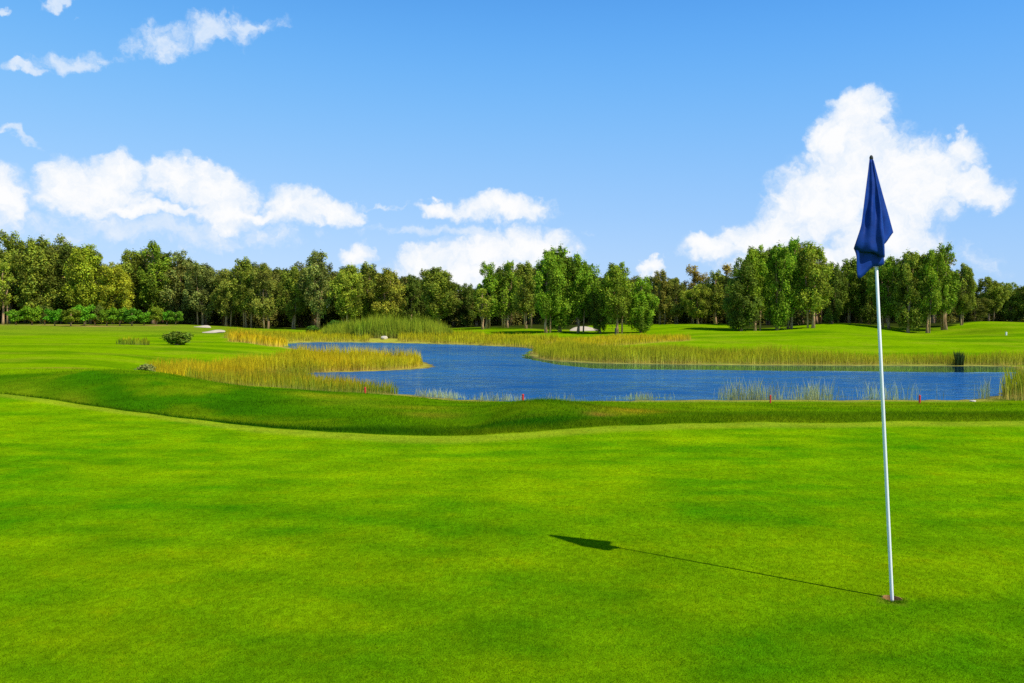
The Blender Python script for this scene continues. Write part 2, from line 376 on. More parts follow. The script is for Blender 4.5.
    c = L(c, np.array([.42, .38, .05]), in_poly([(225, 96), (262, 92), (300, 100), (350, 101), (440, 95), (500, 87), (540, 80), (560, 90), (470, 116), (330, 120), (230, 112)], x, y, 1.0) * .75)
    for P, col, k in [(GOLD_LEFT, (.40, .33, .03), .8), (FAR_REEDS, (.34, .32, .04), .6), (RIGHT_REEDS, (.26, .27, .04), .7), (RIGHT_GOLD, (.42, .36, .03), .7), (FARLEFT_GOLD, (.42, .35, .03), .7)]:
        c = L(c, np.array(col), in_poly(P, x, y, 1.0) * k)
    c = L(c, mud, sm(.35, -.2, sd) * .9)
    # lit bare bank at the little trees, wood floor with the shade under the trees put into its colour
    for (p0, D0, rp, rd) in [(95, 137, 28, 4), (155, 139, 16, 3), (35, 141, 50, 3)]:
        c = L(c, tan, np.exp(-(((px - p0) / rp) ** 2 + ((D - D0) / rd) ** 2)) * .75)
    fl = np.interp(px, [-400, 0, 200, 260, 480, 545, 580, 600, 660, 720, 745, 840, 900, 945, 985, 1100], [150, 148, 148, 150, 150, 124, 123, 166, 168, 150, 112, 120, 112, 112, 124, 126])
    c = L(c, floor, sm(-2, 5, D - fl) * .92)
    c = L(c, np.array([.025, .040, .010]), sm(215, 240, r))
    return np.clip(c, 0.001, .8)

def ground_mat():
    m, nt, N, L = new_mat('turf'); nb = NB(nt)
    ge = N.new('ShaderNodeNewGeometry'); p = ge.outputs['Position']
    at_ = N.new('ShaderNodeVertexColor'); at_.layer_name = 'Col'
    mp = N.new('ShaderNodeMapping'); L.new(p, mp.inputs[0]); mp.inputs['Scale'].default_value = (1, .75, 1)
    a = nb.noise(mp.outputs[0], 2.2, 6, .65); b = nb.noise(mp.outputs[0], 24, 5, .7); f = nb.noise(p, 160, 3, .7)
    va = nb.mapr(a, .3, .7, .82, 1.18); vb = nb.mapr(b, .3, .7, .70, 1.30); vf = nb.mapr(f, .3, .7, .62, 1.38)
    k = nb.math('MULTIPLY', va, nb.math('MULTIPLY', vb, vf))
    c = nb.mix(1.0, at_.outputs[0], nb.grey(k), 'MULTIPLY')
    yel = nb.mapr(nb.noise(p, 5.5, 5, .7), .52, .74, 0, .35)
    c2 = nb.mix(yel, c, nb.mix(1.0, c, (1.75, 1.05, 1.0), 'MULTIPLY'))
    d = N.new('ShaderNodeBsdfPrincipled'); L.new(c2, d.inputs['Base Color']); d.inputs['Roughness'].default_value = .95; d.inputs['Specular IOR Level'].default_value = .0
    bm = N.new('ShaderNodeBump'); bm.inputs['Strength'].default_value = .55; bm.inputs['Distance'].default_value = .012
    L.new(nb.math('ADD', f, nb.math('MULTIPLY', b, 1.5)), bm.inputs['Height']); L.new(bm.outputs[0], d.inputs['Normal'])
    o = N.new('ShaderNodeOutputMaterial'); L.new(d.outputs[0], o.inputs[0]); return m

def build_ground():
    rr = np.concatenate([np.geomspace(.35, 6, 150, endpoint=False), np.geomspace(6, 34, 290, endpoint=False), np.geomspace(34, 262, 180, endpoint=False), np.geomspace(262, 6000, 22)])
    th = np.concatenate([np.linspace(-math.pi, -.85, 40, endpoint=False), np.linspace(-.85, .85, 560, endpoint=False), np.linspace(.85, math.pi, 40, endpoint=False)])
    nr, na = len(rr), len(th)
    R, T = np.meshgrid(rr, th, indexing='ij'); x = (R * np.sin(T)).ravel(); y = (R * np.cos(T)).ravel()
    sd = poly_sd(POND, x, y)
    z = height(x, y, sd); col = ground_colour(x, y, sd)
    rad_ = np.hypot(x, y); z[rad_ > 300] = .5; z = z + 3.5 * sm(222, 300, rad_)
    idx = np.arange(nr * na).reshape(nr, na)
    i = idx[:-1]; j = idx[1:]
    F4 = np.stack([i, np.roll(i, -1, 1), np.roll(j, -1, 1), j], -1)          # nr-1, na, 4 (normals up after flip)
    # opening for the cup
    br = int(np.argmin(np.abs(rr - math.hypot(HX, HYY)))); bt = int(np.argmin(np.abs(th - math.atan2(HX, HYY))))
    k1 = k2 = 1
    while rr[br + k1] - rr[br] < HR * 1.5: k1 += 1
    while (th[bt + k2] - th[bt]) * rr[br] < HR * 1.5: k2 += 1
    keep = np.ones((nr - 1, na), bool); keep[br - k1:br + k1, bt - k2:bt + k2] = False
    loop = [idx[br - k1, t] for t in range(bt - k2, bt + k2)] + [idx[r, bt + k2] for r in range(br - k1, br + k1)] + [idx[br + k1, t] for t in range(bt + k2, bt - k2, -1)] + [idx[r, bt - k2] for r in range(br + k1, br - k1, -1)]
    n0 = nr * na; ring = []
    for q in loop:
        a = math.atan2(y[q] - HYY, x[q] - HX); ring.append((HX + HR * math.cos(a), HYY + HR * math.sin(a)))
    ring = np.array(ring); nl = len(loop)
    V = np.concatenate([np.stack([x, y, z], -1), np.column_stack([ring, np.full(nl, -.001)]), [[0, 0, 0.0]]])
    C = np.concatenate([col, np.tile([.16, .22, .01], (nl, 1)), col[:1]])
    fs = F4[keep]
    patch = np.array([[n0 + k, n0 + (k + 1) % nl, loop[(k + 1) % nl], loop[k]] for k in range(nl)])
    cen = np.stack([np.full(na, n0 + nl), idx[0], np.roll(idx[0], -1), np.roll(idx[0], -1)], -1)
    faces = np.concatenate([fs[..., ::-1], patch])
    tri = cen[:, :3][:, ::-1]
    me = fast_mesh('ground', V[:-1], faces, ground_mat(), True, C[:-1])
    ob = link(bpy.data.objects.new('ground', me)); tag(ob, 'rolling mown golf turf around the pond', None, None, 'structure')
    return ob
ground = build_ground()

# ------------------------------------------------------------------ water
def water():
    m, nt, N, L = new_mat('pond_water'); nb = NB(nt)
    ge = N.new('ShaderNodeNewGeometry'); p = ge.outputs['Position']
    mp = N.new('ShaderNodeMapping'); L.new(p, mp.inputs[0]); mp.inputs['Rotation'].default_value = (0, 0, .15); mp.inputs['Scale'].default_value = (.55, 1.0, 1)
    w1 = nb.noise(mp.outputs[0], 1.1, 4, .6); w2 = nb.noise(mp.outputs[0], 3.6, 3, .6)
    h = nb.math('ADD', w1, nb.math('MULTIPLY', w2, .35))
    bm = N.new('ShaderNodeBump'); vc = N.new('ShaderNodeVertexColor'); vc.layer_name = 'Col'; bm.inputs['Strength'].default_value = 1.0; L.new(nb.mapr(vc.outputs[0], 0, 1, .42, .004), bm.inputs['Distance']); L.new(h, bm.inputs['Height'])
    big = nb.noise(mp.outputs[0], .09, 3, .5)
    body = nb.mix(nb.mapr(big, .3, .7, 0, 1), (.004, .064, .21), (.011, .118, .32))
    df = N.new('ShaderNodeBsdfDiffuse'); L.new(body, df.inputs[0])
    gl = N.new('ShaderNodeBsdfGlossy'); gl.inputs[0].default_value = (.52, .84, 1.0, 1)
    fr = N.new('ShaderNodeFresnel'); fr.inputs['IOR'].default_value = 1.33
    wind = nb.noise(mp.outputs[0], .45, 5, .65); fleck = nb.noise(mp.outputs[0], 1.5, 3, .6)
    L.new(bm.outputs[0], gl.inputs['Normal']); L.new(bm.outputs[0], fr.inputs['Normal']); L.new(nb.mapr(vc.outputs[0], 0, 1, .10, .02), gl.inputs['Roughness'])
    k = nb.math('MULTIPLY', nb.mapr(wind, .3, .7, .20, .95), nb.mapr(fleck, .35, .68, .45, 1.35)); k = nb.math('MAXIMUM', k, nb.mapr(vc.outputs[0], 0, 1, 0, .95))
    fac = nb.math('MULTIPLY', fr.outputs[0], k, clamp=True)
    ms = N.new('ShaderNodeMixShader'); L.new(fac, ms.inputs[0]); L.new(df.outputs[0], ms.inputs[1]); L.new(gl.outputs[0], ms.inputs[2])
    o = N.new('ShaderNodeOutputMaterial'); L.new(ms.outputs[0], o.inputs[0])
    # sheet of the pond, clipped a little beyond its outline (it runs under the bank)
    rr = np.geomspace(26, 110, 170); th = np.linspace(-.42, .95, 330); R, T = np.meshgrid(rr, th, indexing='ij')
    x = (R * np.sin(T)).ravel(); y = (R * np.cos(T)).ravel(); sd = poly_sd(POND, x, y); idx = np.arange(len(x)).reshape(R.shape)
    q = np.stack([idx[:-1, :-1], idx[:-1, 1:], idx[1:, 1:], idx[1:, :-1]], -1).reshape(-1, 4)[:, ::-1]
    q = q[(sd[q] < .5).any(1)]
    used = np.unique(q); rm = np.full(len(x), -1); rm[used] = np.arange(len(used))
    x, y, sd = x[used], y[used], sd[used]; far = np.interp(CX + F * x / y, [300, 540, 600, 1024], [90, 60, 53, 50])
    pw = CX + F * x / y; reach = .8 + 5.6 * sm(528, 585, pw); calm = np.clip(sm(1.25, .8, (-sd + 1.4 * (fbm(x * .25, y * .1, 3) - .5)) / reach) * sm(far - 7.2, far - 5.6, y + 1.2 * (fbm(x * .2, y * .1, 2) - .5)), 0, 1)
    me = fast_mesh('pond_water', np.stack([x, y, np.full(len(x), WZ)], -1), rm[q], m, True, np.repeat(calm[:, None], 3, 1))
    ob = link(bpy.data.objects.new('water', me)); tag(ob, 'rippled deep blue pond winding across the course', None, None, 'structure')
water()

# ------------------------------------------------------------------ plants material
def leaf_mat(name, trans=.3, spec=.15, objcol=False, rough=.8):
    m, nt, N, L = new_mat(name); nb = NB(nt)
    v = N.new('ShaderNodeVertexColor'); v.layer_name = 'Col'; c = v.outputs[0]
    if objcol:
        oi = N.new('ShaderNodeObjectInfo'); c = nb.mix(1.0, c, oi.outputs['Color'], 'MULTIPLY')
    ge = N.new('ShaderNodeNewGeometry')
    big = nb.mapr(nb.noise(ge.outputs['Position'], .45, 2), .3, .7, .8, 1.2)
    c = nb.mix(1.0, c, nb.grey(big), 'MULTIPLY')
    d = N.new('ShaderNodeBsdfPrincipled'); L.new(c, d.inputs['Base Color']); d.inputs['Roughness'].default_value = rough; d.inputs['Specular IOR Level'].default_value = spec
    t = N.new('ShaderNodeBsdfTranslucent'); L.new(nb.mix(1.0, c, (1.25, 1.15, .6), 'MULTIPLY'), t.inputs[0])
    mx = N.new('ShaderNodeMixShader'); mx.inputs[0].default_value = trans; L.new(d.outputs[0], mx.inputs[1]); L.new(t.outputs[0], mx.inputs[2])
    o = N.new('ShaderNodeOutputMaterial'); L.new(mx.outputs[0], o.inputs[0]); return m
M_REED = leaf_mat('reed_blades', .25); M_BLADE = leaf_mat('turf_blades', .3, .02); M_LEAF = leaf_mat('tree_leaves', .25, objcol=True)

# ------------------------------------------------------------------ short grass blades of the green
def blades(name, x, y, h, w, lean, col, label, cat):
    n = len(x); z = height(x, y) - .001
    a = rng.random(n) * 2 * math.pi; b = rng.random(n) * 2 * math.pi
    px_, py_ = np.cos(a) * w / 2, np.sin(a) * w / 2
    lx, ly = np.cos(b) * lean * h, np.sin(b) * lean * h
    V = np.empty((n, 3, 3)); V[:, 0] = np.stack([x - px_, y - py_, z], -1); V[:, 1] = np.stack([x + px_, y + py_, z], -1); V[:, 2] = np.stack([x + lx, y + ly, z + h], -1)
    fc = np.arange(n * 3).reshape(n, 3)
    C = np.repeat(col[:, None], 3, 1); C[:, :2] *= .8
    me = fast_mesh(name, V.reshape(-1, 3), fc, M_BLADE, False, C.reshape(-1, 3))
    tag(link(bpy.data.objects.new(name, me)), label, cat, None, 'stuff')

def scatter(n, d0, d1, power, amax=.74):
    D = (d0 ** (1 - power) + rng.random(n) * (d1 ** (1 - power) - d0 ** (1 - power))) ** (1 / (1 - power))
    t = np.tan((rng.random(n) * 2 - 1) * amax); return t * D, D

x, y = scatter(430000, 2.35, 15, 1.75)          # area density falls with distance
px = CX + F * x / y; ok = (y < edgeD(px) - .02) & (np.hypot(x - HX, y - HYY) > HR + .002)
x, y = x[ok], y[ok]; sd_far = np.full(len(x), 50.0)
c = ground_colour(x, y, sd_far); v = rng.random(len(x))
c = c * (.55 + .85 * v[:, None]); yl = rng.random(len(x)) < .14; c[yl] *= np.array([1.7, 1.08, 1.0])
blades('green_grass', x, y, (.006 + .006 * rng.random(len(x))) * (y / 4) ** .25, .0019 * (y / 3.5) ** .7, .7, c, 'short bright grass blades of the putting green', 'grass')

n = 420; a = -math.pi / 2 + rng.normal(size=n) * .75; r_ = HR + .003 + rng.random(n) ** 2 * .03
x, y = HX + np.cos(a) * r_, HYY + np.sin(a) * r_; c = ground_colour(x, y, np.full(n, 50.0)) * (.85 + .7 * rng.random((n, 1)))
blades('rim_grass', x, y, .005 + .005 * rng.random(n), np.full(n, .0022), .5, c, 'taller grass tips along the near lip of the golf hole', 'grass')

x, y = scatter(330000, 8, 30, 1.9)
px = CX + F * x / y; crest = np.interp(px, [-300, 0, 130, 165, 215, 300, 400], [25, 25, 25, 25, 25, 29, 60])
ok = (y > edgeD(px) + .02) & (y < crest); x, y = x[ok], y[ok]; sd_ = poly_sd(POND, x, y); ok = sd_ > .3; x, y, sd_ = x[ok], y[ok], sd_[ok]
c = ground_colour(x, y, sd_) * (.75 + .55 * rng.random((len(x), 1)))
blades('rough_grass', x, y, (.02 + .05 * rng.random(len(x)) ** 2) * (.6 + .9 * fbm(x * 1.5, y * 1.5, 3)), .006 * (y / 14) ** .6, .8, c, 'dark longer grass on the bank between green and pond', 'grass')

# ------------------------------------------------------------------ reeds
def reed_bed(name, poly, dens, h0, h1, w, tip, mid, root, label, cat='reeds', thin=None, clump=.5, lean=.16, hprof=None):
    P = np.array([plan(*q) for q in poly]); lo, hi = P.min(0), P.max(0)
    n = int((hi - lo).prod() * dens); x = lo[0] + rng.random(n) * (hi[0] - lo[0]); y = lo[1] + rng.random(n) * (hi[1] - lo[1])
    sd = poly_sd(P, x, y); cl = fbm(x * clump, y * clump, 3)
    ok = sd < -.15 + (cl - .5) * 1.6 * (np.ptp(P[:, 1]) > 4)
    if thin is not None: ok &= cl > thin + rng.random(n) * .18
    x, y, cl = x[ok], y[ok], cl[ok]; n = len(x)
    z = np.maximum(height(x, y), WZ - .15) - .03
    hgt = (h0 + (h1 - h0) * rng.random(n) ** 1.3) * (.35 + 1.25 * cl)
    if hprof is not None: hgt = hgt * hprof(CX + F * x / y)
    a = rng.random(n) * math.pi; b = rng.random(n) * 2 * math.pi
    ux, uy = np.cos(a), np.sin(a) * .5
    V = np.empty((n, 7, 3)); lx, ly = np.cos(b) * lean * hgt, np.sin(b) * lean * hgt
    ww = w * (.7 + .6 * rng.random(n))
    for k, (t, wf, lf) in enumerate([(0, .8, 0), (.26, .95, .07), (.62, 1.0, .35), (1, 0, 1)]):
        cx, cy, cz = x + lx * lf, y + ly * lf, z + hgt * t
        if k < 3:
            V[:, 2 * k] = np.stack([cx - ux * ww * wf / 2, cy - uy * ww * wf / 2, cz], -1); V[:, 2 * k + 1] = np.stack([cx + ux * ww * wf / 2, cy + uy * ww * wf / 2, cz], -1)
        else: V[:, 6] = np.stack([cx, cy, cz], -1)
    f = np.arange(n) * 7
    T = np.concatenate([np.stack([f, f + 1, f + 3], -1), np.stack([f, f + 3, f + 2], -1), np.stack([f + 2, f + 3, f + 5], -1), np.stack([f + 2, f + 5, f + 4], -1), np.stack([f + 4, f + 5, f + 6], -1)])
    tip, mid, root = map(np.array, (tip, mid, root))
    mixv = np.clip(fbm(x * .3 + 40, y * .3, 3) * 1.6 - .3 + (rng.random(n) - .5) * .5, 0, 1)[:, None]
    tc = tip[0] * (1 - mixv) + tip[1] * mixv; mc = mid[0] * (1 - mixv) + mid[1] * mixv
    br = (.65 + .7 * rng.random((n, 1)))
    C = np.empty((n, 7, 3)); C[:, 0] = C[:, 1] = root * br; C[:, 2] = C[:, 3] = (.3 * root + .7 * mc) * br; C[:, 4] = C[:, 5] = (mc * .8 + .2 * tc) * br; C[:, 6] = tc * br
    me = fast_mesh(name, V.reshape(-1, 3), T, M_REED, False, C.reshape(-1, 3))
    return tag(link(bpy.data.objects.new(name, me)), label, cat, None, 'stuff')
GO = (.62, .46, .006); YG = (.40, .40, .006); GR = (.13, .24, .008); ST = (.66, .48, .12); OR = (.62, .33, .012)
reed_bed('reeds', PENIN, 300, .40, 1.0, .022, (GO, (.60, .50, .01)), (GO, YG), ST, 'golden reeds on the spit reaching into the pond from the left', clump=.4, hprof=lambda p: .82 + .22 * sm(200, 330, p) - .3 * sm(415, 432, p))
reed_bed('reeds', FRONT_REEDS, 260, .2, .62, .016, (OR, GR), (YG, GR), (.42, .36, .08), 'mixed green and gold reeds at the near edge of the cove')
reed_bed('reeds', FAR_REEDS, 50, .35, 1.0, .045, (GO, YG), (YG, YG), ST, 'yellowish reeds fringing the far shore of the pond')
reed_bed('reeds', TALL_REEDS, 45, 1.2, 2.6, .06, ((.38, .40, .02), (.26, .34, .015)), ((.30, .35, .015), (.17, .27, .01)), (.42, .38, .08), 'tall green reed stand on the far shore behind the pale rock', hprof=lambda p: .42 + .75 * np.clip(1 - ((p - 388) / 72) ** 2, 0, 1))
reed_bed('reeds', RIGHT_REEDS, 170, .3, .95, .022, ((.52, .44, .008), YG), ((.20, .28, .008), (.38, .38, .008)), ST, 'green reeds with straw bases along the right far bank', clump=.28)
reed_bed('reeds', RIGHT_GOLD, 60, .2, .6, .035, (GO, YG), (GO, YG), ST, 'golden reed patch on the low point of the far bank', thin=.34)
reed_bed('reeds', NEAR_CLUMP, 90, .8, 1.35, .025, (GO, GR), (YG, GR), ST, 'straw coloured reed clump at the near shore, right edge')
reed_bed('reeds', LEFT_TUFT, 30, .4, .8, .08, (GR, GO), (GR, YG), (.2, .2, .04), 'low green tuft of tall grass left of the round bush')
reed_bed('reeds', FARLEFT_GOLD, 16, .6, 1.1, .10, (GO, OR), (GO, GO), ST, 'golden grass field on the far left bank beyond the fairway tongue', thin=.3)
reed_bed('reeds', [(405, 30.3), (470, 28.6), (600, 28.3), (700, 28.8), (900, 28.8), (995, 29), (995, 30), (900, 30), (700, 30.1), (600, 29.6), (480, 30), (420, 31)], 420, .12, .78, .013, ((.42, .52, .32), (.58, .56, .34)), ((.26, .38, .18), (.38, .42, .18)), (.34, .34, .12), 'sparse thin blue green reeds standing along the near shore', thin=.44, clump=.6, lean=.2, hprof=lambda p: .50 + .60 * sm(640, 720, p))

# ------------------------------------------------------------------ trees
M_BARK = None
def bark_mat():
    m, nt, N, L = new_mat('pale_bark'); nb = NB(nt); ge = N.new('ShaderNodeNewGeometry'); oi = N.new('ShaderNodeObjectInfo')
    mp = N.new('ShaderNodeMapping'); L.new(ge.outputs['Position'], mp.inputs[0]); mp.inputs['Scale'].default_value = (2.5, 2.5, .6)
    a = nb.noise(mp.outputs[0], 1.2, 5, .65)
    c = nb.mix(nb.mapr(a, .35, .65, 0, 1), (.26, .15, .07), (.62, .41, .22))
    p = N.new('ShaderNodeBsdfPrincipled'); L.new(c, p.inputs['Base Color']); p.inputs['Roughness'].default_value = .9; p.inputs['Specular IOR Level'].default_value = .1
    o = N.new('ShaderNodeOutputMaterial'); L.new(p.outputs[0], o.inputs[0]); return m
M_BARK = bark_mat()

def leaf_cloud(name, clumps, per, size, parent, tint_var=.35):
    """clumps: (cx,cy,cz, rx, rz, tone)"""
    Vs, Cs = [], []
    for (cx, cy, cz, rx, rz, tone) in clumps:
        n = max(12, int(per * (rx * rx * rz) ** .55))
        d = rng.normal(size=(n, 3)); d /= np.linalg.norm(d, axis=1)[:, None]
        low = d[:, 2] < -.3; d[low & (rng.random(n) < .6), 2] *= -1
        rad = (.35 + .65 * rng.random(n) ** .45) * (1 + .18 * rng.normal(size=n))
        P = np.array([cx, cy, cz]) + d * rad[:, None] * np.array([rx, rx, rz])
        nn = d * .75 + rng.normal(size=(n, 3)) * .55 + np.array([0, 0, .2]); nn /= np.linalg.norm(nn, axis=1)[:, None]
        u = np.cross(nn, rng.normal(size=(n, 3))); u /= np.linalg.norm(u, axis=1)[:, None]; v = np.cross(nn, u)
        s = size * (.6 + .8 * rng.random(n))[:, None]
        q = np.stack([P - u * s * .5, P - v * s * .32, P + u * s * .5 - nn * s * .12, P + v * s * .32], 1)
        Vs.append(q)
        cc = np.array([1.0, 1.0, 1.0]) * (tone * (1 - tint_var / 2 + tint_var * rng.random((n, 1)))) * np.array([1, 1, 1]) * (.40 + .68 * np.clip(rad, 0, 1.2))[:, None]  # shade inside the crown put into the colour: inner leaves darker
        hue = (rng.random((n, 1)) - .5) * .35
        cc = cc * np.concatenate([1 + hue, np.ones((n, 1)), 1 - hue], 1)
        Cs.append(np.repeat(cc[:, None], 4, 1))
    V = np.concatenate(Vs).reshape(-1, 3); C = np.concatenate(Cs).reshape(-1, 3)
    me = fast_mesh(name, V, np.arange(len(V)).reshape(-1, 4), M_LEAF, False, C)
    return link(bpy.data.objects.new(name, me), parent)

def make_tree(style, seed):
    R = random.Random(seed)
    root = bpy.data.objects.new('eucalyptus_tree', None); link(root)
    H = 18.0
    W = {'broad': 10.5, 'tall': 8.5, 'full': 9.5, 'thin': 6.5, 'back': 9.0}[style]
    t0 = {'broad': .26, 'tall': .30, 'full': .10, 'thin': .42, 'back': .02}[style]
    n = {'broad': 118, 'tall': 96, 'full': 130, 'thin': 40, 'back': 84}[style]
    tb = MB(); lean = R.uniform(-.6, .6); lean2 = R.uniform(-.6, .6)
    top = Vector((lean, lean2, H * .80)); spine = []
    for k in range(8):
        t = k / 7; spine.append(Vector((lean * t + R.uniform(-.18, .18) * (k > 0), lean2 * t + R.uniform(-.18, .18) * (k > 0), -.3 + (H * .82 + .3) * t)))
    tb.tube(spine, [.34 * (1 - .85 * k / 7) + (.14 if k == 0 else 0) for k in range(8)], 7)
    clumps = []
    for q in range({'broad': 1, 'tall': 2, 'thin': 1}.get(style, 0)):
        a = R.uniform(0, 6.28); o = Vector((math.cos(a), math.sin(a), 0)) * R.uniform(.6, 1.5); e = Vector((math.cos(a + .4), math.sin(a + .4), 0)) * R.uniform(1.2, 2.4)
        tb.tube([o + Vector((0, 0, -.3)), o * 1.15 + Vector((R.uniform(-.15, .15), 0, H * .25)), e + Vector((0, 0, H * .6))], [.24, .17, .06], 6)
    # sub-crowns: several rising heads make the lobed outline
    heads = []
    for k in range({'broad': 5, 'tall': 3, 'full': 6, 'thin': 3, 'back': 4}[style]):
        a = R.uniform(0, 6.28) + k * 2.4; rr = W * .27 * R.uniform(.4, 1.0) * (0 if k == 0 else 1)
        heads.append((math.cos(a) * rr + lean * .8, math.sin(a) * rr + lean2 * .8, H * (1.0 if k == 0 else R.uniform(.70, .97))))
    for (hx, hy, hz) in heads:
        b = spine[R.choice([2, 3, 3])]; e = Vector((hx, hy, hz - .9)); mid = b.lerp(e, .5) + Vector((R.uniform(-.4, .4) + (hx - b.x) * .2, R.uniform(-.4, .4) + (hy - b.y) * .2, 0))
        tb.tube([b, mid, e], [.17, .11, .03], 6, False)
    for k in range(n):
        hx, hy, hz = heads[k % len(heads)]
        t = t0 + (1 - t0) * (k + R.random()) / n if False else R.uniform(t0, 1.0)
        zc = hz * t * (1 - .04)
        tt = (t - t0) / (1 - t0); prof = max(.12, 1 - abs((tt - .45) / .62) ** 2.0) ** .75
        a = R.uniform(0, 6.28); rad = W * .36 * prof * R.random() ** .42
        sx = hx * min(1, t * 1.05); sy = hy * min(1, t * 1.05)
        rc = R.uniform(.55, 1.15) * (W / 9.5) ** .5 * (.8 if t > .9 else 1.0)
        clumps.append((sx + math.cos(a) * rad, sy + math.sin(a) * rad, zc, rc, rc * R.uniform(1.1, 2.1), R.uniform(.45, 1.4)))
    for (hx, hy, hz) in heads:
        for q in range(6): clumps.append((hx + R.uniform(-1.4, 1.4), hy + R.uniform(-1.4, 1.4), hz - .7 - q * .35, R.uniform(.5, .95), R.uniform(.8, 1.5), R.uniform(.8, 1.35)))
    # twigs out to some of the clumps
    for c in clumps[::4]:
        b = min(spine, key=lambda s: abs(s.z - (c[2] - 1.6))); tb.tube([b, Vector(c[:3])], [.07, .02], 5, False)
    tb.build('trunk', M_BARK, root)
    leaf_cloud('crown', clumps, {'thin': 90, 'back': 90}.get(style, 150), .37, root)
    return root, H, W

PROTO = {}; TREE_GAIN = 2.1
def place_tree(style, variant, px, D, top_py, wpx, tint, label, group, rot=None, name='eucalyptus_tree'):
    X, Y = plan(px, D); z = float(height([X], [Y])[0])
    key = (style, variant)
    if key not in PROTO:
        root, H, W = make_tree(style, sum(map(ord, style)) * 10 + variant); PROTO[key] = (root, H, W, list(root.children))
        kids = PROTO[key][3]
    else:
        src, H, W, ck = PROTO[key]; root = src.copy(); link(root); kids = []
        for ch in ck:
            c2 = ch.copy(); link(c2, root); kids.append(c2)
    hgt = zpix(top_py, D) - z; ww = wpx * D / F * 1.04
    root.location = (X, Y, z - .05); root.scale = (ww / W, ww / W, hgt / (H + .3)); root.rotation_euler = (0, 0, rng.random() * 6.28 if rot is None else rot)
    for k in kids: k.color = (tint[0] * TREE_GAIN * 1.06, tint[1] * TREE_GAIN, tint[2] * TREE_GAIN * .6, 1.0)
    tag(root, label, 'tree', group)
    return root

OL = (.118, .150, .022); BG = (.098, .168, .013); YL = (.185, .205, .018); GY = (.115, .140, .045); DK = (.065, .098, .014); LT = (.155, .195, .025); BR = (.16, .13, .03)
FG = 'trees along the front edge of the wood'
